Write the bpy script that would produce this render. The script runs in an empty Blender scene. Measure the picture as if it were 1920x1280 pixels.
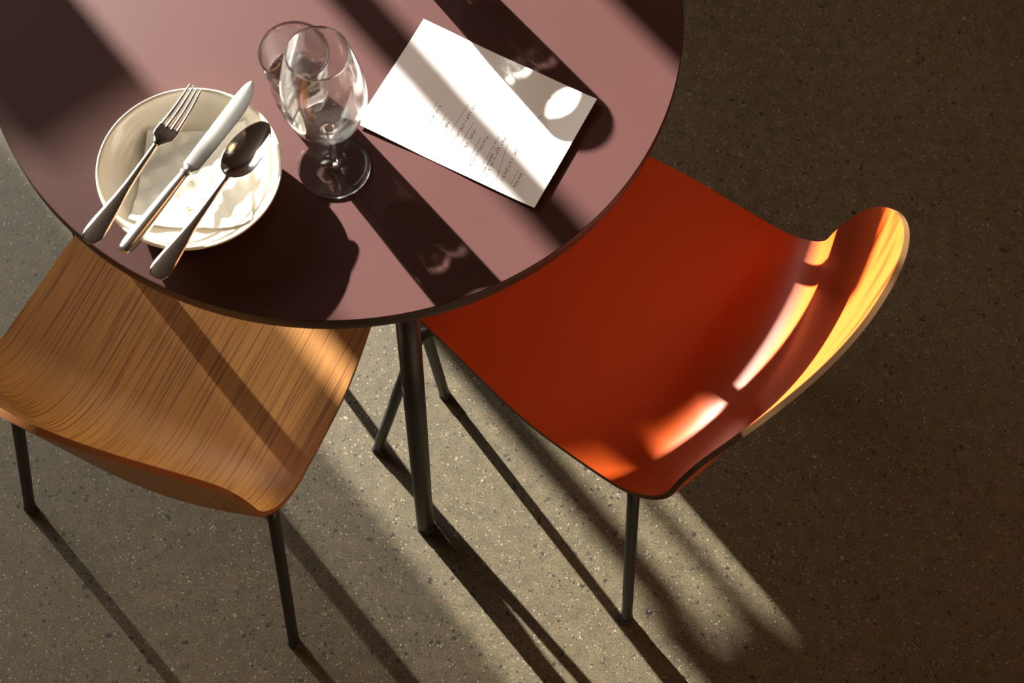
import bpy, bmesh, math, random
import numpy as np
from mathutils import Vector, Matrix, noise
R = math.radians
scene = bpy.context.scene

# ------------------------------------------------------------------ camera
CAMH = 2.0448
cd = bpy.data.cameras.new('camera'); cam = bpy.data.objects.new('camera', cd)
scene.collection.objects.link(cam); scene.camera = cam
cr = Vector((0.99359233, 0.10442456, 0.04324121)); cu = Vector((-0.11302341, 0.91799959, 0.3801348)); cf = Vector((0, 0.38258629, -0.92391976))
cam.matrix_world = Matrix(((cr.x, cu.x, -cf.x, 0), (cr.y, cu.y, -cf.y, 0), (cr.z, cu.z, -cf.z, CAMH), (0, 0, 0, 1)))
cd.sensor_width = 36; cd.lens = 50.006; cd.clip_start = .05
cd.dof.use_dof = True; cd.dof.focus_distance = 1.75; cd.dof.aperture_fstop = 9

# ------------------------------------------------------------------ light
TC = Vector((-0.2316, 0.9170)); TR = 0.3807; TH = 0.74           # table centre, radius, height
AZ, EL = R(-44.7), R(17.5)                                        # sunlight travels along AZ, falling by EL
SD = Vector((math.cos(AZ), math.sin(AZ))); SN = Vector((-SD.y, SD.x))
def at(u, a, z=0.0):                                              # u across the sunlight, a along it, from the table centre
    p = TC + SN * u + SD * a
    return Vector((p.x, p.y, z))
w = bpy.data.worlds.new('world'); scene.world = w; w.use_nodes = True
bg = w.node_tree.nodes['Background']; bg.inputs['Color'].default_value = (.95, .95, 1.0, 1); bg.inputs['Strength'].default_value = .6
def lamp(name, kind, energy, color):
    l = bpy.data.lights.new(name, kind); l.energy = energy; l.color = color
    o = bpy.data.objects.new(name, l); scene.collection.objects.link(o); return o
sun = lamp('sun', 'SUN', 16.0, (1.0, .95, .87)); sun.data.angle = R(.53)
sun.rotation_euler = Vector((SD.x * math.cos(EL), SD.y * math.cos(EL), -math.sin(EL))).to_track_quat('-Z', 'Y').to_euler()
sun.data.cycles.is_caustics_light = True
day = lamp('window_daylight', 'AREA', 17.0, (1.0, .93, .84)); day.data.shape = 'RECTANGLE'; day.data.size = 1.8; day.data.size_y = 1.3
day.location = at(-.65, -2.6, 1.7); day.rotation_euler = Vector((SD.x, SD.y, -.25)).to_track_quat('-Z', 'Z').to_euler()
warm = lamp('warm_fill', 'AREA', 3.5, (1.0, .45, .18)); warm.data.shape = 'DISK'; warm.data.size = .7  # added warm fill for the shaded floor, not a known lamp
warm.location = (1.6, 1.0, 2.74)
scene.view_settings.view_transform = 'Standard'; scene.view_settings.look = 'None'
scene.view_settings.gamma = 1; scene.view_settings.use_curve_mapping = False
scene.view_settings.exposure = 1.8
scene.cycles.caustics_refractive = True; scene.cycles.caustics_reflective = True
scene.cycles.max_bounces = 14; scene.cycles.transmission_bounces = 12; scene.cycles.transparent_max_bounces = 12
scene.cycles.blur_glossy = .6; scene.cycles.sample_clamp_indirect = 6.0

# ------------------------------------------------------------------ helpers
def mat(name, color=(.5,.5,.5), rough=.5, metal=0.0, **kw):
    m = bpy.data.materials.new(name); m.use_nodes = True
    b = m.node_tree.nodes['Principled BSDF']
    b.inputs['Base Color'].default_value = (*color, 1); b.inputs['Roughness'].default_value = rough; b.inputs['Metallic'].default_value = metal
    for k, v in kw.items(): b.inputs[k.replace('_', ' ')].default_value = v
    return m, m.node_tree, b
def N(nt, t, **kw):
    n = nt.nodes.new(t)
    for k, v in kw.items(): setattr(n, k, v)
    return n
def ramp(nt, src, stops):
    r = N(nt, 'ShaderNodeValToRGB'); nt.links.new(src, r.inputs[0])
    els = r.color_ramp.elements
    while len(els) < len(stops): els.new(.5)
    for e, (p, c) in zip(els, stops):
        e.position = p; e.color = (*c, 1) if len(c) == 3 else c
    return r.outputs['Color']
def mix(nt, a, b, fac, mode='MIX'):
    m = N(nt, 'ShaderNodeMix', data_type='RGBA', blend_type=mode)
    for s, v in ((m.inputs[0], fac), (m.inputs[6], a), (m.inputs[7], b)):
        if hasattr(v, 'is_output'): nt.links.new(v, s)
        elif isinstance(v, (int, float)): s.default_value = v
        else: s.default_value = (*v, 1)
    return m.outputs[2]
def noise_tex(nt, vec, scale, detail=3, rough=.5):
    n = N(nt, 'ShaderNodeTexNoise'); nt.links.new(vec, n.inputs['Vector'])
    n.inputs['Scale'].default_value = scale; n.inputs['Detail'].default_value = detail; n.inputs['Roughness'].default_value = rough
    return n.outputs['Fac']
def mapping(nt, vec, scale=(1,1,1)):
    m = N(nt, 'ShaderNodeMapping'); nt.links.new(vec, m.inputs['Vector']); m.inputs['Scale'].default_value = scale
    return m.outputs[0]
def bump(nt, b, h, strength, dist=.001):
    n = N(nt, 'ShaderNodeBump'); n.inputs['Strength'].default_value = strength; n.inputs['Distance'].default_value = dist
    nt.links.new(h, n.inputs['Height']); nt.links.new(n.outputs[0], b.inputs['Normal'])

def link_mesh(name, verts, faces, m, parent=None, smooth=True, uvs=None, fmat=None):
    me = bpy.data.meshes.new(name); me.from_pydata([tuple(v) for v in verts], [], faces); me.update()
    for mm in (m if isinstance(m, (list, tuple)) else [m]): me.materials.append(mm)
    if fmat:
        for p, i in zip(me.polygons, fmat): p.material_index = i
    if smooth:
        for p in me.polygons: p.use_smooth = True
    if uvs is not None:
        uv = me.uv_layers.new(name='uv')
        for l in me.loops: uv.data[l.index].uv = uvs[l.vertex_index]
    o = bpy.data.objects.new(name, me); scene.collection.objects.link(o)
    if parent: o.parent = parent
    return o
def fix_normals(o):
    bm = bmesh.new(); bm.from_mesh(o.data); bmesh.ops.remove_doubles(bm, verts=bm.verts, dist=1e-6)
    bmesh.ops.recalc_face_normals(bm, faces=bm.faces); bm.to_mesh(o.data); bm.free()
    return o
def empty(name, loc, rz=0.0):
    o = bpy.data.objects.new(name, None); o.empty_display_size = .1; scene.collection.objects.link(o)
    o.location = loc; o.rotation_euler = (0, 0, rz); return o
def tag(o, label=None, cat=None, group=None, kind=None):
    for k, v in (('label', label), ('category', cat), ('group', group), ('kind', kind)):
        if v: o[k] = v
    return o
def lathe(name, prof, m, parent=None, n=96, loc=(0,0,0)):
    vs, fs = [], []; rings = []
    for r, z in prof:
        if r < 1e-6: rings.append([len(vs)]); vs.append((0, 0, z))
        else:
            rings.append(list(range(len(vs), len(vs) + n)))
            vs += [(r * math.cos(2*math.pi*i/n), r * math.sin(2*math.pi*i/n), z) for i in range(n)]
    for a, b in zip(rings, rings[1:]):
        for i in range(n):
            j = (i + 1) % n
            if len(a) == 1 and len(b) == 1: continue
            if len(a) == 1: fs.append((a[0], b[i], b[j]))
            elif len(b) == 1: fs.append((a[i], a[j], b[0]))
            else: fs.append((a[i], a[j], b[j], b[i]))
    o = link_mesh(name, vs, fs, m, parent); o.location = loc
    return fix_normals(o)
def spline(pts, n):                                               # Catmull-Rom through the points
    pts = [Vector(p) for p in pts]; out = []
    P = [pts[0] * 2 - pts[1]] + pts + [pts[-1] * 2 - pts[-2]]
    for i in range(1, len(P) - 2):
        for k in range(n):
            t = k / n; a, b, c, d = P[i-1], P[i], P[i+1], P[i+2]
            out.append(.5 * ((2*b) + (c-a)*t + (2*a-5*b+4*c-d)*t*t + (3*b-a-3*c+d)*t**3))
    out.append(pts[-1]); return out
def tube(name, path, radii, m, parent=None, seg=24, cap=True):
    path = [Vector(p) for p in path]
    if isinstance(radii, (int, float)): radii = [radii] * len(path)
    vs, fs = [], []; up = None
    for i, p in enumerate(path):
        t = (path[min(i+1, len(path)-1)] - path[max(i-1, 0)]).normalized()
        if up is None: up = t.orthogonal().normalized()
        up = (up - t * up.dot(t)).normalized(); s = t.cross(up)
        vs += [p + (up * math.cos(2*math.pi*k/seg) + s * math.sin(2*math.pi*k/seg)) * radii[i] for k in range(seg)]
    for i in range(len(path) - 1):
        for k in range(seg):
            a, b = i*seg + k, i*seg + (k+1) % seg; fs.append((a, b, b + seg, a + seg))
    if cap: fs += [tuple(range(seg))[::-1], tuple(range((len(path)-1)*seg, len(path)*seg))]
    o = link_mesh(name, vs, fs, m, parent); return fix_normals(o)
def box(name, verts8, m, parent=None, bev=0.0):
    fs = [(0,1,2,3), (7,6,5,4), (0,4,5,1), (1,5,6,2), (2,6,7,3), (3,7,4,0)]
    o = link_mesh(name, verts8, fs, m, parent, smooth=False); return fix_normals(o)

# ------------------------------------------------------------------ materials
OBJ = 'ShaderNodeTexCoord'
# concrete floor with aggregate
m_floor, nt, b = mat('terrazzo_concrete', rough=.62)
tc = N(nt, OBJ).outputs['Object']
cl = noise_tex(nt, tc, 2.2, 5, .6); fine = noise_tex(nt, tc, 430, 3, .75); mid = noise_tex(nt, tc, 45, 4, .7)
col = ramp(nt, cl, [(.3, (.064,.050,.027)), (.7, (.094,.075,.042))])
col = mix(nt, col, ramp(nt, mid, [(.35, (.72,.72,.72)), (.7, (1.22,1.2,1.18))]), 1.0, 'MULTIPLY')
col = mix(nt, col, ramp(nt, fine, [(.34, (.40,.40,.42)), (.50, (1,1,1)), (.68, (1.9,1.86,1.78))]), 1.0, 'MULTIPLY')
def specks(scale, lo, hi, pick, color, col, jitter=1.0):
    warp = N(nt, 'ShaderNodeTexNoise'); warp.inputs['Scale'].default_value = scale * 1.4; nt.links.new(tc, warp.inputs['Vector'])
    ad = N(nt, 'ShaderNodeVectorMath', operation='MULTIPLY_ADD'); nt.links.new(warp.outputs['Color'], ad.inputs[0])
    ad.inputs[1].default_value = (1.1/scale,)*3; nt.links.new(tc, ad.inputs[2])
    v = N(nt, 'ShaderNodeTexVoronoi'); v.inputs['Scale'].default_value = scale; nt.links.new(ad.outputs[0], v.inputs['Vector'])
    sep = N(nt, 'ShaderNodeSeparateColor'); nt.links.new(v.outputs['Color'], sep.inputs[0])
    pk = N(nt, 'ShaderNodeMath', operation='LESS_THAN'); nt.links.new(sep.outputs[0], pk.inputs[0]); pk.inputs[1].default_value = pick
    # random size per stone
    sz = N(nt, 'ShaderNodeMapRange'); nt.links.new(sep.outputs[1], sz.inputs[0]); sz.inputs[3].default_value = lo; sz.inputs[4].default_value = hi
    df = N(nt, 'ShaderNodeMath', operation='SUBTRACT'); nt.links.new(sz.outputs[0], df.inputs[0]); nt.links.new(v.outputs['Distance'], df.inputs[1])
    st = N(nt, 'ShaderNodeMath', operation='MULTIPLY'); nt.links.new(df.outputs[0], st.inputs[0]); st.inputs[1].default_value = 14; st.use_clamp = True
    f = N(nt, 'ShaderNodeMath', operation='MULTIPLY'); nt.links.new(st.outputs[0], f.inputs[0]); nt.links.new(pk.outputs[0], f.inputs[1])
    return mix(nt, col, color, f.outputs[0])
col = specks(190, .14, .40, .34, (.016,.011,.006), col)
col = specks(95, .10, .38, .20, (.012,.009,.006), col)
col = specks(52, .08, .26, .13, (.010,.009,.009), col)
col = specks(260, .14, .38, .26, (.26,.235,.19), col)
col = specks(70, .06, .22, .07, (.24,.215,.165), col)
col = specks(60, .08, .24, .05, (.13,.055,.025), col)
nt.links.new(col, b.inputs['Base Color']); bump(nt, b, fine, .35, .0006)
# table linoleum
m_top, nt, b = mat('mauve_linoleum', (.064,.026,.023), .42)
tc = N(nt, OBJ).outputs['Object']; fine = noise_tex(nt, tc, 900, 2, .6); soft = noise_tex(nt, tc, 6, 4, .5)
nt.links.new(mix(nt, (.060,.0258,.0238), ramp(nt, soft, [(.3, (.93,.93,.93)), (.7, (1.05,1.05,1.05))]), 1.0, 'MULTIPLY'), b.inputs['Base Color'])
bump(nt, b, fine, .12, .0002); b.inputs['Specular IOR Level'].default_value = .08; b.inputs['Roughness'].default_value = .5
m_edge, nt, b = mat('dark_table_edge', (.022,.010,.009), .5)
m_metal, nt, b = mat('black_powder_coat', (.006,.006,.0055), .5)
tc = N(nt, OBJ).outputs['Object']; bump(nt, b, noise_tex(nt, tc, 1500, 2), .15, .0002)
m_rubber, nt, b = mat('black_rubber', (.008,.008,.008), .7)
# oak veneer: uv = metres across, metres along
def oak(name, c0, c1, dark):
    m, nt, b = mat(name, rough=.42)
    uv = N(nt, OBJ).outputs['UV']
    band = noise_tex(nt, mapping(nt, uv, (22, 1.6, 1)), 1.0, 3, .5)
    line = noise_tex(nt, mapping(nt, uv, (400, 5, 1)), 1.0, 2, .5)
    pore = noise_tex(nt, mapping(nt, uv, (700, 9, 1)), 1.0, 1, .5)
    c = ramp(nt, band, [(.3, c0), (.7, c1)])
    c = mix(nt, c, ramp(nt, line, [(.36, dark), (.47, (1,1,1)), (.7, (1.08,1.07,1.04))]), 1.0, 'MULTIPLY')
    c = mix(nt, c, ramp(nt, pore, [(.30, (.62,.52,.4)), (.40, (1,1,1))]), 1.0, 'MULTIPLY')
    nt.links.new(c, b.inputs['Base Color']); bump(nt, b, line, .15, .0004)
    return m
m_oak = oak('oak_veneer', (.26,.110,.023), (.33,.148,.034), (.55,.42,.28))
m_ply, nt, b = mat('oiled_plywood_edge', (.26,.095,.022), .5)
m_plyd, nt, b = mat('brown_plywood_edge', (.10,.05,.018), .5)
m_orange, nt, b = mat('orange_lacquered_veneer', (.44,.058,.0050), .42)
tc = N(nt, OBJ).outputs['Object']; bump(nt, b, noise_tex(nt, tc, 700, 2), .06, .0002)
b.inputs['Specular IOR Level'].default_value = .36
m_china, nt, b = mat('cream_glazed_stoneware', (.86,.80,.68), .16); b.inputs['Coat Weight'].default_value = .3
m_paper, nt, b = mat('white_paper', (.86,.86,.85), .75)
m_ink, nt, b = mat('grey_ink', (.02,.018,.016), .8)
m_napkin, nt, b = mat('white_tissue', (.80,.77,.71), .8)
m_steel, nt, b = mat('polished_steel', (.66,.66,.64), .07, 1.0)
m_steelb, nt, b = mat('brushed_steel', (.60,.60,.57), .26, 1.0)
tc = N(nt, OBJ).outputs['Object']; bump(nt, b, noise_tex(nt, mapping(nt, tc, (2000, 60, 60)), 1.0, 1), .08, .0002)
def glassmat(name, ior, color=(1,1,1), clear=0.0, rough=.025):
    m = bpy.data.materials.new(name); m.use_nodes = True; nt = m.node_tree; nt.nodes.clear()
    g = N(nt, 'ShaderNodeBsdfGlass'); g.inputs['IOR'].default_value = ior; g.inputs['Roughness'].default_value = rough; g.inputs['Color'].default_value = (*color, 1)
    o = N(nt, 'ShaderNodeOutputMaterial'); t = N(nt, 'ShaderNodeBsdfTransparent'); mx = N(nt, 'ShaderNodeMixShader'); mx.inputs[0].default_value = clear
    nt.links.new(g.outputs[0], mx.inputs[1]); nt.links.new(t.outputs[0], mx.inputs[2]); nt.links.new(mx.outputs[0], o.inputs[0]); return m
m_glass = glassmat('clear_glass', 1.5, (.99, .995, .99), .10); m_tumbler = glassmat('tumbler_glass', 1.45, (.99,1,.99), .12); m_water = glassmat('water', 1.33)
def panemat(name, tint):
    m = bpy.data.materials.new(name); m.use_nodes = True; nt = m.node_tree; nt.nodes.clear()
    t = N(nt, 'ShaderNodeBsdfTransparent'); t.inputs['Color'].default_value = (*tint, 1)
    g = N(nt, 'ShaderNodeBsdfGlossy'); g.inputs['Roughness'].default_value = .02; fr = N(nt, 'ShaderNodeFresnel'); fr.inputs['IOR'].default_value = 1.2
    mx = N(nt, 'ShaderNodeMixShader'); nt.links.new(fr.outputs[0], mx.inputs[0]); nt.links.new(t.outputs[0], mx.inputs[1]); nt.links.new(g.outputs[0], mx.inputs[2])
    o = N(nt, 'ShaderNodeOutputMaterial'); nt.links.new(mx.outputs[0], o.inputs[0]); return m
m_pane = panemat('window_glass', (.97,.97,.96)); m_ltint = panemat('sun_dimmer_slight', (.78,.78,.76)); m_tint = panemat('sun_dimmer_strong', (.36,.36,.34)); m_dtint = panemat('sun_dimmer_darkest', (.25,.25,.24)); m_mtint = panemat('sun_dimmer_medium', (.62,.62,.60)); m_htint = panemat('sun_dimmer_heavy', (.29,.29,.28)); m_mtint2 = panemat('sun_dimmer_half', (.44,.44,.43))  # all tints after the clear pane are made up to dim the sun
m_wall, nt, b = mat('warm_plaster', (.50,.37,.25), .9)
tc = N(nt, OBJ).outputs['Object']; bump(nt, b, noise_tex(nt, tc, 60, 4), .3, .002)
m_ceil, nt, b = mat('dark_brown_ceiling', (.13,.095,.07), .8)
m_frame, nt, b = mat('dark_window_frame', (.05,.04,.03), .5)
m_leaf, nt, b = mat('leaf_green', (.04,.10,.02), .5); m_pot, nt, b = mat('terracotta_pot', (.30,.12,.06), .8)

# ------------------------------------------------------------------ the room
def slab(name, u0, u1, a0, a1, z0, z1, m, parent=None):
    q = [at(u0,a0), at(u1,a0), at(u1,a1), at(u0,a1)]
    return box(name, [(*p.xy, z0) for p in q] + [(*p.xy, z1) for p in q], m, parent)
fl = link_mesh('floor', [(*at(-3.4,-3.2).xy,0), (*at(3.4,-3.2).xy,0), (*at(3.4,3.2).xy,0), (*at(-3.4,3.2).xy,0)], [(0,1,2,3)], m_floor, smooth=False); tag(fl, kind='structure')
WA, WB = -2.92, -2.80                                            # window wall, from outer to inner face
def wz(w): return TH + w - math.tan(EL) * WB                      # height at the window of a ray w above the table centre
wl = empty('wall_left', at(0, WB)); tag(wl, kind='structure')
def wpart(name, u0, u1, z0, z1, m, a0=WA, a1=WB, parent=None):
    o = slab(name, u0, u1, a0, a1, z0, z1, m); o.parent = parent or wl; o.matrix_parent_inverse = (parent or wl).matrix_basis.inverted(); return o
bpy.context.view_layer.update()
wpart('wall_panel', -3.4, -1.5, 0, 2.8, m_wall); wpart('wall_panel', .42, 3.4, 0, 2.8, m_wall)
wpart('wall_panel', -1.5, .42, 0, .5, m_wall); wpart('wall_panel', -1.5, .42, 2.3, 2.8, m_wall)
win = empty('window_1', at(0, WB)); tag(win, kind='structure')
bpy.context.view_layer.update()
wf = (-2.90, -2.84); gl = (-2.875, -2.869)
def fr(name, u0, u1, w0, w1): wpart(name, u0, u1, wz(w0) if w0 > -1.1 else .5, min(wz(w1), 2.3), m_frame, *wf, parent=win)
def pane(u0, u1, w0, w1, m): wpart('window_pane', u0, u1, wz(w0) if w0 > -1.1 else .5, min(wz(w1), 2.3), m, *gl, parent=win)
fr('gobo_mullion', -.010, .040, -.50, 1); fr('gobo_mullion', .010, .054, -1.2, -.50)
fr('gobo_mullion', -.358, -.220, -.20, .005)  # added blocker that darkens the left of the tabletop
fr('gobo_panel', .238, .42, -.03, .125)  # added panel that keeps sun off the table's right side
fr('gobo_bar', -.190, .03, -.43, -.132); fr('gobo_bar', .03, .13, -.475, -.136); fr('gobo_bar', .13, .42, -.46, -.118); fr('gobo_bar', .155, .42, -1.2, -.46); fr('gobo_bar', .10, .122, -1.2, -.43)  # added bars that block low sun from the seats and floor
pane(.04, .238, -.185, .40, m_pane); pane(.238, .42, .125, .40, m_pane); pane(.04, .42, -.185, -.03, m_pane)
pane(-.220, -.010, -.185, .40, m_pane); pane(-.220, -.190, -.43, -.185, m_ltint); pane(-1.5, -.220, .005, .40, m_mtint); pane(-1.5, -.358, -.20, .005, m_dtint)
pane(-.220, .018, -1.2, -.43, m_ltint); pane(.054, .10, -1.2, -.475, m_ltint); pane(.122, .155, -.62, -.46, m_ltint); fr('gobo_bar', .122, .155, -1.2, -.62)
pane(-.33, -.220, -.36, -.20, m_tint); pane(-1.5, -.33, -.36, -.20, m_dtint); pane(-.32, -.220, -1.2, -.36, m_mtint2); pane(-1.5, -.32, -1.2, -.36, m_htint)  # dimmer panes, added to weaken the sun on oak seat and left floor
wr = slab('wall_right', -3.4, 3.4, 3.2, 3.3, 0, 2.8, m_wall); tag(wr, kind='structure')
wf_ = slab('wall_front', -3.4, -3.3, -2.8, 3.2, 0, 2.8, m_wall); tag(wf_, kind='structure')
wb_ = slab('wall_back', 3.3, 3.4, -2.8, 3.2, 0, 2.8, m_wall); tag(wb_, kind='structure')
ce = slab('ceiling', -3.4, 3.4, -2.92, 3.3, 2.8, 2.9, m_ceil); tag(ce, kind='structure')

# ------------------------------------------------------------------ table
table = empty('dining_table', (TC.x, TC.y, 0))
tag(table, 'round mauve dining table with dark edge and black splayed legs', 'table')
T0 = TH - .0235
tt = lathe('tabletop', [(0, T0), (TR-.004, T0), (TR-.001, T0+.002), (TR, T0+.004), (TR, TH-.0012), (TR-.0004, TH-.0004), (TR-.0014, TH), (0, TH)], [m_top, m_edge], table, n=256)
for p in tt.data.polygons:
    if p.center.z < TH - .0003: p.material_index = 1
    p.use_smooth = abs(p.normal.z) < .9
for k, a in enumerate((-70.3, 19.7, 109.7, 194.5)):
    a = R(a); d = Vector((math.cos(a), math.sin(a), 0))
    lt, lb = d * .352 + Vector((0,0,T0)), d * .402
    pts = [lb.lerp(lt, t) for t in (0, .006, .02, .3, .6, 1)]; pts[0].z = .0
    leg = tube('leg', pts, [.0095, .0120, .0125, .0130, .0132, .0132], m_metal, table)
    tube('foot_cap', [lb + Vector((0,0,.0)), lb.lerp(lt, .012)], .0135, m_rubber, leg)
    lathe('mounting_plate', [(0, T0-.004), (.028, T0-.004), (.028, T0), (0, T0)], m_metal, table, 32).location = (d.x*.342, d.y*.342, 0)

# ------------------------------------------------------------------ chairs
SP = dict(zip(['zs','y1','Rb','beta','Lb','tilt','h0','h1','hn','hwg','vn','vw','drop','rc','ks','kb','dv'],
   [0.46467, -0.13323, 0.0897, 0.15846, 0.29847, 0.15943, 0.16879, 0.20123, 0.20372, 0.19445, 0.65587, 0.83615, 0.08398, 0.1488, 0.00863, 0.04576, 1.0]))
YF = .225
def profile(q):
    p = SP; L1 = YF - p['y1']; ang = math.pi/2 - p['beta'] + p['tilt']; L2 = p['Rb'] * ang; a0 = -p['tilt']
    y = np.zeros_like(q); z = np.zeros_like(q); th = np.zeros_like(q)
    m = q < L1
    y[m] = YF - math.cos(a0)*q[m]; z[m] = p['zs'] + math.sin(a0)*q[m]; th[m] = a0
    z = z - .018 * np.clip((.09-q)/.09, 0, None)**2 * m
    yb = YF - math.cos(a0)*L1; zb = p['zs'] + math.sin(a0)*L1
    m2 = (q >= L1) & (q < L1+L2); a = a0 + (q-L1)/p['Rb']
    y[m2] = (yb + p['Rb']*math.sin(a0) - p['Rb']*np.sin(a[m2])); z[m2] = (zb + p['Rb']*math.cos(a0) - p['Rb']*np.cos(a[m2])); th[m2] = a[m2]
    ae = a0 + ang; ye = yb + p['Rb']*(math.sin(a0)-math.sin(ae)); ze = zb + p['Rb']*(math.cos(a0)-math.cos(ae))
    m3 = q >= L1+L2
    y[m3] = ye - math.cos(ae)*(q[m3]-L1-L2); z[m3] = ze + math.sin(ae)*(q[m3]-L1-L2); th[m3] = ae
    return y, z, th, L1, L2
def halfwidth(v):
    p = SP; xs = np.array([0,.15,.45,p['vn'],p['vw'],1.0]); ys = np.array([p['h0'],p['h0']+.012,p['h1'],p['hn'],p['hwg'],p['hwg']*.93])
    d = np.diff(ys)/np.diff(xs); m = np.zeros(6); m[0] = d[0]; m[-1] = d[-1]
    for i in range(1, 5): m[i] = 0 if d[i-1]*d[i] <= 0 else 2*d[i-1]*d[i]/(d[i-1]+d[i])
    i = np.clip(np.searchsorted(xs, v, side='right')-1, 0, 4); h = xs[i+1]-xs[i]; t = (v-xs[i])/h
    return (2*t**3-3*t**2+1)*ys[i]+(t**3-2*t**2+t)*h*m[i]+(-2*t**3+3*t**2)*ys[i+1]+(t**3-t**2)*h*m[i+1]
def shell_lq(l, q):
    p = SP; y, z, th, L1, L2 = profile(q)
    s = np.clip((q-L1+.12)/(L2+.24), 0, 1); s = s*s*(3-2*s)
    off = (p['ks']*(1-s)+p['kb']*s)*(np.abs(l)/.2)**2.2
    return np.stack([l, y+off*np.sin(th), z+off*np.cos(th)], -1)
def shell_surface(u, v):
    p = SP; Q = YF - p['y1'] + p['Rb']*(math.pi/2-p['beta']+p['tilt']) + p['Lb']; au = np.abs(u)
    drop = p['drop']*au**2 + p['rc']*(1-np.sqrt(np.clip(1-au**3.5, 0, 1)))
    df = .05*(1-np.sqrt(np.clip(1-au**7, 0, 1))) + .01*au**2
    q = df*(1-v)**3 + v*Q - drop*v**p['dv']; l = u*halfwidth(v)
    return shell_lq(l, q), l, q
def shell_mesh(name, m_face, m_rim, parent):
    nu, nv = 57, 91
    us = np.sin(np.linspace(-1, 1, nu)*math.pi/2*.985)/math.sin(math.pi/2*.985); vs_ = np.linspace(0, 1, nv)
    U, V = np.meshgrid(us, vs_); Pt, l, q = shell_surface(U.ravel(), V.ravel()); Pt = Pt.reshape(nv, nu, 3)
    e = .006; lu, qu = l, q
    n = np.cross(shell_lq(lu, qu+e)-shell_lq(lu, qu-e), shell_lq(lu+e, qu)-shell_lq(lu-e, qu)).reshape(nv, nu, 3); n /= np.linalg.norm(n, axis=2, keepdims=True)+1e-12
    if n[nv//4, nu//2, 2] < 0: n = -n
    th = .0065
    A = Pt.reshape(-1, 3); B = (Pt - n*th).reshape(-1, 3); M = nu*nv
    verts = np.concatenate([A, B]); uv = np.concatenate([np.stack([l, q], 1)]*2)
    faces, fm = [], []
    for j in range(nv-1):
        for i in range(nu-1):
            a, b_, c, d = j*nu+i, j*nu+i+1, (j+1)*nu+i+1, (j+1)*nu+i
            faces += [(a, b_, c, d), (d+M, c+M, b_+M, a+M)]; fm += [0, 0]
    loop = [i for i in range(nu)] + [j*nu+nu-1 for j in range(1, nv)] + [(nv-1)*nu+i for i in range(nu-2, -1, -1)] + [j*nu for j in range(nv-2, 0, -1)]
    for a, b_ in zip(loop, loop[1:]+loop[:1]): faces.append((b_, a, a+M, b_+M)); fm.append(1)
    o = link_mesh(name, verts.tolist(), faces, [m_face, m_rim], parent, uvs=uv.tolist(), fmat=fm)
    bm = bmesh.new(); bm.from_mesh(o.data); bmesh.ops.recalc_face_normals(bm, faces=bm.faces)
    for e in bm.edges:
        if len(e.link_faces) == 2 and e.link_faces[0].material_index != e.link_faces[1].material_index: e.smooth = False
    bm.to_mesh(o.data); bm.free()
    bv = o.modifiers.new('round', 'BEVEL'); bv.width = .0022; bv.segments = 3; bv.limit_method = 'ANGLE'; bv.angle_limit = R(55); bv.harden_normals = False
    return o
def underside(x, y):                                              # height of the shell's underside above a local spot of the seat
    v = (YF - y) / .78; u = x / .2
    P_, _, _ = shell_surface(np.array([u]), np.array([v])); return float(P_[0, 2]) - .007
def make_chair(pose, m_face, m_rim, legs, label):
    """legs: foot and top (x, y) of back-left, back-right, front-left, front-right"""
    x, y, rz = pose; c = empty('dining_chair', (x, y, 0), R(rz)); tag(c, label, 'chair')
    shell_mesh('seat_shell', m_face, m_rim, c)
    r = .0078
    cross = []
    for (fx, fy), (tx, ty) in legs:
        zt = underside(tx, ty) - r - .001
        f = Vector((fx, fy, 0)); top = Vector((tx, ty, zt)); dn = (f - top).normalized()
        inn = Vector((tx*.55, ty*.55, underside(tx*.55, ty*.55) - r - .001)); di = (inn - top).normalized()
        k = .035
        pts = [f, f - dn*.003, f - dn*.02, top + dn*k*1.3]
        pts += [((1-t)**2)*(top+dn*k) + 2*t*(1-t)*top + t*t*(top+di*k) for t in (0, .15, .3, .45, .6, .75, .9, 1)] + [inn]
        lg = tube('leg', pts, [r]*len(pts), m_metal, c)
        tube('foot_cap', [f, f - dn*.012], [r+.0012]*2, m_rubber, lg)
        cross.append(inn)
    for a_, b_ in ((0, 3), (1, 2)):
        tube('crossbar', [cross[a_], Vector((0, (cross[a_].y+cross[b_].y)/2, min(cross[a_].z, cross[b_].z)-.004)), cross[b_]], .007, m_metal, c)
    return c
make_chair((0.1102, 0.7482, 63.04), m_orange, m_plyd,
           [((-.234, -.231), (-.188, -.157)), ((.234, -.231), (.188, -.157)), ((-.222, .216), (-.176, .160)), ((.222, .216), (.176, .160))],
           'orange lacquered plywood chair pushed under the right of the round table')
make_chair((-0.3733, 0.6619, -20.94), m_oak, m_ply,
           [((-.222, -.259), (-.150, -.205)), ((.218, -.252), (.188, -.172)), ((-.180, .250), (-.145, .155)), ((.232, .179), (.222, .125))],
           'natural oak veneer chair at lower left below the plate')
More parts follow.
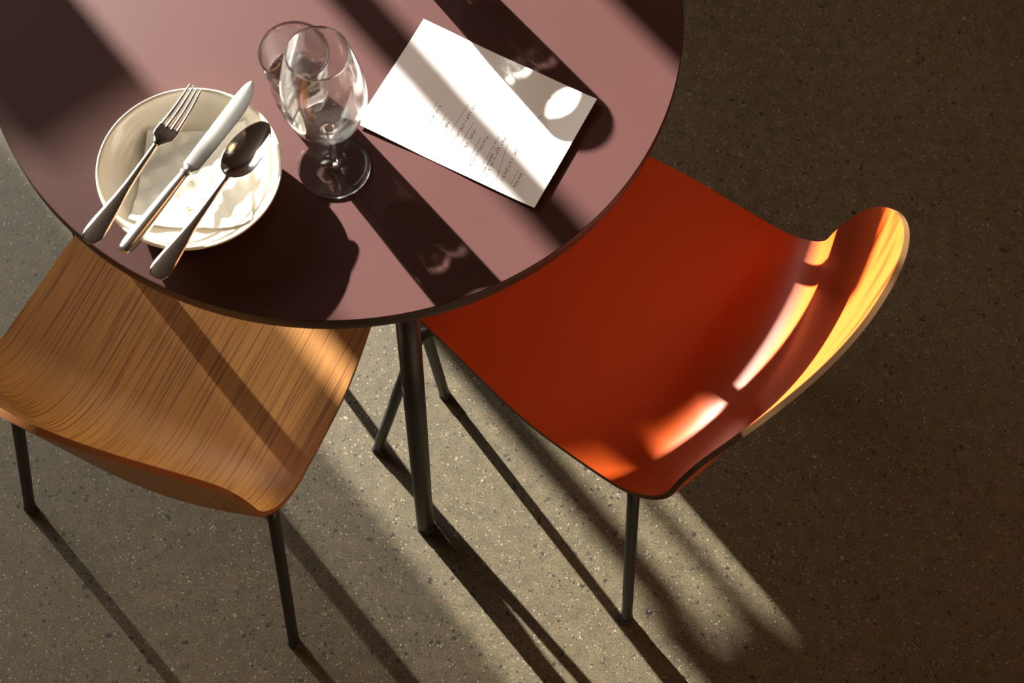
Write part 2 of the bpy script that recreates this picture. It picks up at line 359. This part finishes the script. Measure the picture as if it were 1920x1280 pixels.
# ------------------------------------------------------------------ menu sheet
MC = [Vector((-.1344,.9053)), Vector((.0600,.8275)), Vector((.0075,.6907)), Vector((-.1886,.7643))]  # far-left, far-right, near-right, near-left
mc = sum(MC, Vector((0,0)))/4; mx = ((MC[1]-MC[0])+(MC[2]-MC[3])).normalized(); my = Vector((-mx.y, mx.x))
def mz(a, b_): return .0006 + .0022*abs(a/.105)**3 + .0012*max(0, b_/.074)**3 + .0009*math.sin(a*30+.5)**2
def sheet():
    nx, ny = 42, 30; vs, fs = [], []
    for lay in (0, 1):
        for j in range(ny+1):
            for i in range(nx+1):
                a = -.105+.21*i/nx; b_ = -.074+.148*j/ny; vs.append((a, b_, mz(a, b_) + (.00025 if lay == 0 else 0)))
    n1 = (nx+1)*(ny+1)
    for j in range(ny):
        for i in range(nx):
            a = j*(nx+1)+i; fs += [(a, a+1, a+nx+2, a+nx+1), (a+nx+1+n1, a+nx+2+n1, a+1+n1, a+n1)]
    per = [i for i in range(nx+1)] + [j*(nx+1)+nx for j in range(1, ny+1)] + [ny*(nx+1)+i for i in range(nx-1, -1, -1)] + [j*(nx+1) for j in range(ny-1, 0, -1)]
    for a, b_ in zip(per, per[1:]+per[:1]): fs.append((a, a+n1, b_+n1, b_))
    return vs, fs
vs, fs = sheet()
menu = link_mesh('menu', vs, fs, m_paper, smooth=False); fix_normals(menu)
menu.location = (mc.x, mc.y, TH); menu.rotation_euler = (0, 0, math.atan2(mx.y, mx.x))
tag(menu, 'white paper menu sheet with faint grey print lying on the round table', 'menu')
# rows of print, given by their two ends in the sheet's own pixels of the photo, turned into sheet coordinates
H0 = [(796,38), (1117,190), (1002,391), (668,236)]; S0 = [(-.105,.074), (.105,.074), (.105,-.074), (-.105,-.074)]
A_ = []; b0 = []
for (X, Y), (s, t) in zip(H0, S0):
    A_ += [[X, Y, 1, 0, 0, 0, -s*X, -s*Y], [0, 0, 0, X, Y, 1, -t*X, -t*Y]]; b0 += [s, t]
hh = np.append(np.linalg.solve(np.array(A_, float), np.array(b0)), 1).reshape(3, 3)
def on_sheet(px, py):
    v = hh @ np.array([640 + px/3.282, 20 + py/3.282, 1.0]); return Vector((v[0]/v[2], v[1]/v[2]))
rng = random.Random(4)
rows = [((443,500),(420,575),0), ((595,575),(532,685),0), ((614,590),(558,690),1), ((650,652),(588,762),0), ((662,690),(628,785),1),
        ((815,545),(650,800),0), ((836,568),(668,866),1), ((822,700),(706,888),0), ((834,738),(728,918),1), ((868,790),(778,948),0), ((906,780),(798,962),1),
        ((978,782),(858,988),0), ((962,850),(880,1000),1), ((1036,742),(902,1012),1), ((1042,790),(962,1040),0), ((1096,838),(990,1052),1), ((1094,990),(1044,1078),0), ((1112,1008),(1066,1090),1),
        ((1240,648),(1200,690),0), ((1296,515),(1284,545),1), ((1378,545),(1362,575),1), ((954,365),(944,385),0), ((1034,395),(1006,425),0), ((480,600),(440,660),0)]
vs, fs = [], []
def stroke(p, q_, wd):
    d = (q_-p).normalized(); n_ = Vector((-d.y, d.x))*wd/2; k = len(vs)
    for c in (p-n_, q_-n_, q_+n_, p+n_): vs.append((c.x, c.y, mz(c.x, c.y)+.00032))
    fs.append((k, k+1, k+2, k+3))
for A, B, bold in rows:
    p, q_ = on_sheet(*A), on_sheet(*B); L = (q_-p).length; d = (q_-p)/L; n_ = Vector((-d.y, d.x)); s = 0
    hgt, adv = (.0024, .0026) if bold else (.0013, .00095)
    while s < L:
        if rng.random() > (.18 if bold else .12):
            c = p + d*s
            if bold:
                for _ in range(4):
                    o_ = d*rng.uniform(0, .0018) + n_*rng.uniform(-.5, .5)*hgt
                    e = (d if rng.random() < .5 else n_) * rng.uniform(.0007, .0019); stroke(c+o_, c+o_+e, .00048)
            else:
                stroke(c - n_*hgt*rng.uniform(.2,.5), c + n_*hgt*rng.uniform(.2,.5), .00034)
                if rng.random() < .6: stroke(c, c+d*.0006, .00025)
        s += adv
pr = link_mesh('printed_text', vs, fs, m_ink, menu, smooth=False)

# ------------------------------------------------------------------ bowl and napkin
BC = Vector((-.3423, .6745)); BR = .0926; BH = .036
prof_out = [(0, .0022), (.036, .0022), (.040, 0), (.047, 0), (.0495, .0016), (.060, .0042), (.074, .0105), (.0845, .0205), (.0905, .030), (.0926, .0345)]
prof_in = [(.0920, .0362), (.0905, .0358), (.0890, .0345), (.0865, .0295), (.0805, .0205), (.0715, .0125), (.060, .0080), (.045, .0062), (.02, .0058), (0, .0058)]
bowl = lathe('shallow_bowl', prof_out[:4] + [(max(p.x, 0), p.y) for p in spline([(a, b_, 0) for a, b_ in prof_out[4:] + prof_in], 5)], m_china, n=160)
bowl.location = (BC.x, BC.y, TH); tag(bowl, 'cream stoneware bowl holding a napkin under fork, knife and spoon', 'bowl')
def bowl_floor(r):
    rs = [0, .045, .060, .0715, .0805, .0865, .0890]; zs = [.0058, .0062, .0080, .0125, .0205, .0295, .0345]; return float(np.interp(r, rs, zs))
def napkin():
    n = 48; vs, fs = [], []; hw_ = .056; ca, sa = math.cos(R(8)), math.sin(R(8))
    for lay in (0, 1):
        for j in range(n+1):
            for i in range(n+1):
                a, b_ = -hw_+2*hw_*i/n, -hw_+2*hw_*j/n
                a2, b2 = a*(1-.10*(b_/hw_)) , b_*(1+.06*(a/hw_))
                x = a2*ca-b2*sa + .002; y = a2*sa+b2*ca + .001; r = math.hypot(x, y)
                f1 = abs(((a*.8+b_*.6)/.019+.3) % 1 - .5); f2 = abs(((a*.5-b_*.85)/.027+.1) % 1 - .5)
                fold = .0046*f1*f2*2 + .0022*f2 + .0012*noise.noise(Vector((a*70, b_*70, 1)))
                z = bowl_floor(min(r, .084)) + .0016 + fold + .005*max(0, (abs(a)+abs(b_))/hw_-1.3)
                vs.append((x, y, z - (.0007 if lay else 0)))
    m = (n+1)**2
    for j in range(n):
        for i in range(n):
            a = j*(n+1)+i; fs += [(a, a+1, a+n+2, a+n+1), (a+n+1+m, a+n+2+m, a+1+m, a+m)]
    per = [i for i in range(n+1)] + [j*(n+1)+n for j in range(1, n+1)] + [n*(n+1)+i for i in range(n-1, -1, -1)] + [j*(n+1) for j in range(n-1, 0, -1)]
    for a, b_ in zip(per, per[1:]+per[:1]): fs.append((a, a+m, b_+m, b_))
    o = link_mesh('napkin', vs, fs, m_napkin, smooth=False); fix_normals(o); return o
nap = napkin(); nap.location = (BC.x, BC.y, TH); tag(nap, 'folded white paper napkin lying inside the cream bowl', 'napkin')

# ------------------------------------------------------------------ cutlery
def loft(name, st, m, parent, seg=28, power=2.0):
    """stations: x along, y centre, z centre, half width, half thickness, cup (edge lift)"""
    vs, fs = [], []
    for (x, y, z, hw_, ht, cup) in st:
        for k in range(seg):
            a = 2*math.pi*k/seg; c, s = math.cos(a), math.sin(a)
            cc = math.copysign(abs(c)**(2/power), c); ss = math.copysign(abs(s)**(2/power), s)
            vs.append((x, y + hw_*cc, z + ht*ss + cup*(cc*cc)))
    n = len(st)
    for i in range(n-1):
        for k in range(seg):
            a, b_ = i*seg+k, i*seg+(k+1) % seg; fs.append((a, b_, b_+seg, a+seg))
    fs += [tuple(range(seg))[::-1], tuple(range((n-1)*seg, n*seg))]
    o = link_mesh(name, vs, fs, m, parent); return fix_normals(o)
def stations(rows, n=6):
    a = spline([(r[0], r[1], r[2]) for r in rows], n); b_ = spline([(r[3], r[4], r[5]) for r in rows], n)
    return [(p.x, p.y, p.z, max(q.x, .0001), max(q.y, .00015), q.z) for p, q in zip(a, b_)]
def lay(o, tail, tip, ztail, ztip):
    t, p = Vector((*tail, ztail)), Vector((*tip, ztip)); d = (p-t)
    o.location = t; o.rotation_euler = (0, -math.atan2(d.z, d.xy.length), math.atan2(d.y, d.x))
def handle_rows(L, wend, wneck, z0=.0):
    return [(0, 0, z0, .0005, .0003, 0), (.0012, 0, z0, .0052, .0011, 0), (.004, 0, z0, .0083, .0016, 0), (.010, 0, z0, wend, .0021, 0), (.022, 0, z0, wend*.98, .0022, 0), (.045, 0, z0, wend*.72, .0019, 0),
            (.075, 0, z0+.0006, wend*.42, .0017, 0), (L*.55+.01, 0, z0+.0012, wneck, .0017, 0)]
HT = .0023
# fork
FK = empty('table_fork', (0,0,0)); lay(FK, (-.4235,.577), (-.3505,.7625), TH+BH+HT+.0005, TH+BH+HT+.0045); tag(FK, 'steel table fork lying leftmost across the cream bowl', 'fork')
LF = .1995
rows = handle_rows(LF, .0106, .0031) + [(.122, 0, .001, .0035, .0016, 0), (.129, 0, -.001, .0062, .0013, .0003), (.134, 0, -.002, .0104, .0011, .0008)]
loft('handle', stations(rows), m_steel, FK)
hd = [(.1325, 0, -.0018, .0090, .0011, .0008), (.136, 0, -.0024, .0114, .0010, .0011), (.142, 0, -.0030, .0119, .0009, .0012), (.147, 0, -.0031, .0117, .0009, .0010), (.1485, 0, -.0031, .0115, .0009, .0010)]
loft('fork_head', stations(hd, 4), m_steel, FK, 36, 2.6)
for k in range(4):
    y0 = (-.0094 + k*.00627)
    loft('tine', stations([(.145, y0, -.0026, .0021, .0009, 0), (.160, y0*.93, -.0026, .0018, .0009, 0), (.178, y0*.83, -.0012, .0015, .0009, 0), (.193, y0*.74, .0014, .0011, .0007, 0), (.1995, y0*.71, .0032, .0005, .0004, 0)], 5), m_steel, FK, 14)
# knife
KN = empty('table_knife', (0,0,0)); lay(KN, (-.3865,.5700), (-.2915,.7765), TH+BH+.0062, TH+BH+.0045); tag(KN, 'steel table knife lying between fork and spoon on the bowl', 'knife')
rows = [(0,0,0,.0005,.0003,0), (.0012,0,0,.0052,.0035,0), (.005,0,0,.0068,.0050,0), (.014,0,0,.0078,.0058,0), (.04,0,0,.0076,.0056,0), (.075,0,0,.0066,.0050,0), (.098,0,0,.0054,.0044,0), (.1035,0,0,.0066,.0050,0), (.1065,0,0,.0052,.0040,0)]
loft('handle', stations(rows), m_steelb, KN)
rows = [(.1055,0,0,.0050,.0034,0), (.109,0,0,.0062,.0030,0), (.112,0,0,.0082,.0020,0), (.116,-.0006,0,.0088,.0012,0), (.135,-.0006,0,.0093,.0011,0), (.165,-.0004,0,.0098,.0010,0), (.190,.0002,0,.0099,.0010,0), (.208,.0016,0,.0086,.0009,0), (.220,.0036,0,.0056,.0007,0), (.2262,.0052,0,.0022,.0005,0), (.2276,.0056,0,.0004,.0003,0)]
loft('blade', stations(rows), m_steelb, KN, 28, 1.5)
# spoon
SPN = empty('table_spoon', (0,0,0)); lay(SPN, (-.3515,.5475), (-.2725,.7300), TH+BH+HT+.0005, TH+BH+HT+.0055); tag(SPN, 'steel table spoon lying rightmost across the cream bowl', 'spoon')
LS = .199
rows = handle_rows(LS, .0106, .0030) + [(.126, 0, .0012, .0034, .0016, 0), (.132, 0, .0, .0048, .0013, 0)]
loft('handle', stations(rows), m_steel, SPN)
def spoon_bowl():
    nr, na = 18, 64; vs, fs = [], []; x0, L2, W2 = .1635, .0360, .0194
    for lay_ in (0, 1):
        for j in range(nr+1):
            r = j/nr
            for k in range(na):
                a = 2*math.pi*k/na; c, s = math.cos(a), math.sin(a)
                wf_ = 1 - .16*c                                  # egg: wider towards the handle
                x = x0 + L2*r*c; y = W2*wf_*r*s
                z = .0010 - .0072*(1-r**2.1) + .0022*(r*c)**2*(.4 if c > 0 else 1.0) - (0.0009 if lay_ else 0)
                vs.append((x, y, z))
    m = (nr+1)*na
    for j in range(nr):
        for k in range(na):
            a, b_ = j*na+k, j*na+(k+1) % na; fs += [(a, b_, b_+na, a+na), (a+na+m, b_+na+m, b_+m, a+m)]
    for k in range(na):
        a, b_ = nr*na+k, nr*na+(k+1) % na; fs.append((a, b_, b_+m, a+m))
    o = link_mesh('spoon_bowl', vs, fs, m_steel, SPN); return fix_normals(o)
spoon_bowl()

# ------------------------------------------------------------------ glasses
def wine_glass(loc, label):
    out = [(0, .0024), (.020, .0018), (.0350, .0003), (.0374, .0008), (.0376, .0014), (.0370, .0020), (.030, .0026), (.018, .0040), (.009, .0072), (.0048, .0130), (.0036, .022), (.0033, .040), (.0034, .058), (.0042, .068), (.0075, .0755),
           (.0160, .0815), (.0255, .0905), (.0340, .1040), (.0392, .1200), (.0412, .1370), (.0400, .1560), (.0368, .1760), (.0325, .1960), (.0296, .2080)]
    inn = [(.0291, .2087), (.0285, .2080), (.0313, .1960), (.0356, .1760), (.0388, .1560), (.0400, .1370), (.0380, .1205), (.0327, .1055), (.0242, .0930), (.0150, .0858), (.0070, .0828), (0, .0820)]
    body = [out[0], out[1], out[2]] + [(max(p.x, 0), p.y) for p in spline([(a, b_, 0) for a, b_ in out[3:] + inn], 4)][1:]
    body[-1] = (0, .0820)
    o = lathe('wine_glass', body, m_glass, n=128); o.location = loc; tag(o, label, 'wine glass'); o.cycles.is_caustics_caster = True; return o
wine_glass((-.2040, .7124, TH), 'empty stemmed wine glass standing right of the bowl in front of the tumbler')
def tumbler(loc, label, rot=0.0, fill=.058):
    H, n = .100, 144; r0, r1 = .0255, .0358
    vs, fs = [], []; rings = []
    def ring(rf, z, facet):
        ids = list(range(len(vs), len(vs)+n))
        for k in range(n):
            a = 2*math.pi*k/n; ph = (k % 16)/16 - .5              # nine facets
            r = rf*(1 - facet*(1 - math.cos(math.pi/9)/math.cos(2*math.pi/9*ph)) ) if facet else rf
            vs.append((r*math.cos(a), r*math.sin(a), z))
        rings.append(ids)
    def ro(z): t = z/H; return r0 + (r1-r0)*(t**.85)
    rings.append([0]); vs.append((0, 0, .0022))
    ring(.014, .0020, 0); ring(.0205, .0004, 0); ring(.0245, .0004, .6)
    for z, f in ((.003, 1), (.012, 1.15), (.024, 1.2), (.036, 1.2), (.046, 1.0), (.054, .6), (.060, .2), (.066, 0), (.080, 0), (.095, 0), (.0992, 0)): ring(ro(z), z, f)
    ring(r1-.0010, H, 0); ring(r1-.0019, .0993, 0)
    ri = lambda z: ro(z)-.0022-.0012*(1-z/H)
    for z in (.090, .080, .070, fill+.003, fill): ring(ri(z), z, .0)       # below the water line glass and water are one clear body
    for a, b_ in zip(rings, rings[1:]):
        for i in range(n):
            j = (i+1) % n
            if len(a) == 1: fs.append((a[0], b_[i], b_[j]))
            elif len(b_) == 1: fs.append((a[i], a[j], b_[0]))
            else: fs.append((a[i], a[j], b_[j], b_[i]))
    o = link_mesh('water_tumbler', vs, fs, m_tumbler); fix_normals(o); o.location = loc; o.rotation_euler = (0, 0, rot); tag(o, label, 'glass'); o.cycles.is_caustics_caster = True
    wt = lathe('water', [(ri(fill), fill), (ri(fill)-.0006, fill-.0009), (ri(fill)-.002, fill-.0016), (ri(fill)-.005, fill-.0019), (0, fill-.0019)], m_water, o, n=144)
    if wt.data.polygons[-1].normal.z < 0: wt.data.flip_normals()
    wt.cycles.is_caustics_caster = True
    return o
tq = Vector((-.2480, .7830))
tumbler((tq.x, tq.y, TH), 'clear faceted tumbler half full of water behind the wine glass', .2)
q = at(.112, -.035); tumbler((q.x, q.y, TH), 'clear faceted tumbler beyond the menu outside the picture', .1, .05)

# ------------------------------------------------------------------ tall plant by the window, whose leaves dapple the sunlight
pb = at(.50, -1.25); plant = empty('potted_plant', pb); tag(plant, 'tall leafy plant in a terracotta pot near the window', 'plant')
lathe('pot', [(0, 0), (.10, 0), (.14, .24), (.152, .24), (.152, .28), (.138, .28), (.132, .25), (.13, .24), (0, .24)], m_pot, plant, 48)
def pl(u, w, a): p = at(u, a, TH + w - math.tan(EL)*a) - pb; return p
tube('stem', spline([Vector((0,0,.2)), pl(.47, -.35, -1.25), pl(.44, .0, -1.22), pl(.38, .20, -1.2), pl(.30, .34, -1.15)], 6), .006, m_leaf, plant, 10)
vs, fs = [], []; rg = random.Random(11)
def leaf(c, d, L, W):
    up = Vector((rg.uniform(-.3,.3), rg.uniform(-.3,.3), 1)).normalized(); d = d.normalized(); n_ = d.cross(up).normalized(); k = len(vs)
    for t, w_ in ((0, .03), (.2, .7), (.45, 1), (.7, .75), (1, .02)):
        b_ = c + d*L*t - Vector((0, 0, .18*L*t*t)); vs.extend([b_ - n_*W*w_, b_ + Vector((0,0,-.1*W*w_)), b_ + n_*W*w_])
    for t in range(4):
        for q_ in range(2): fs.append((k+3*t+q_, k+3*t+q_+1, k+3*t+q_+4, k+3*t+q_+3))
for u_, w_ in [(.36,.26), (.33,.22), (.31,.30), (.30,.19), (.27,.27), (.25,.235), (.22,.29), (.20,.25), (.16,.28), (.13,.235), (.33,.16), (.36,.20), (.10,.27), (.285,.225), (.06,.25)]:
    w_ -= .078; leaf(pl(u_+.04, w_+.02, -1.18+rg.uniform(-.06,.06)), pl(u_-.04+rg.uniform(-.02,.02), w_-.01+rg.uniform(-.01,.03), -1.16) - pl(u_+.04, w_+.02, -1.18), rg.uniform(.07,.10), rg.uniform(.009,.014))
link_mesh('foliage', vs, fs, m_leaf, plant)

for o in (tt, menu, bowl): o.cycles.is_caustics_receiver = True
bpy.context.view_layer.update()
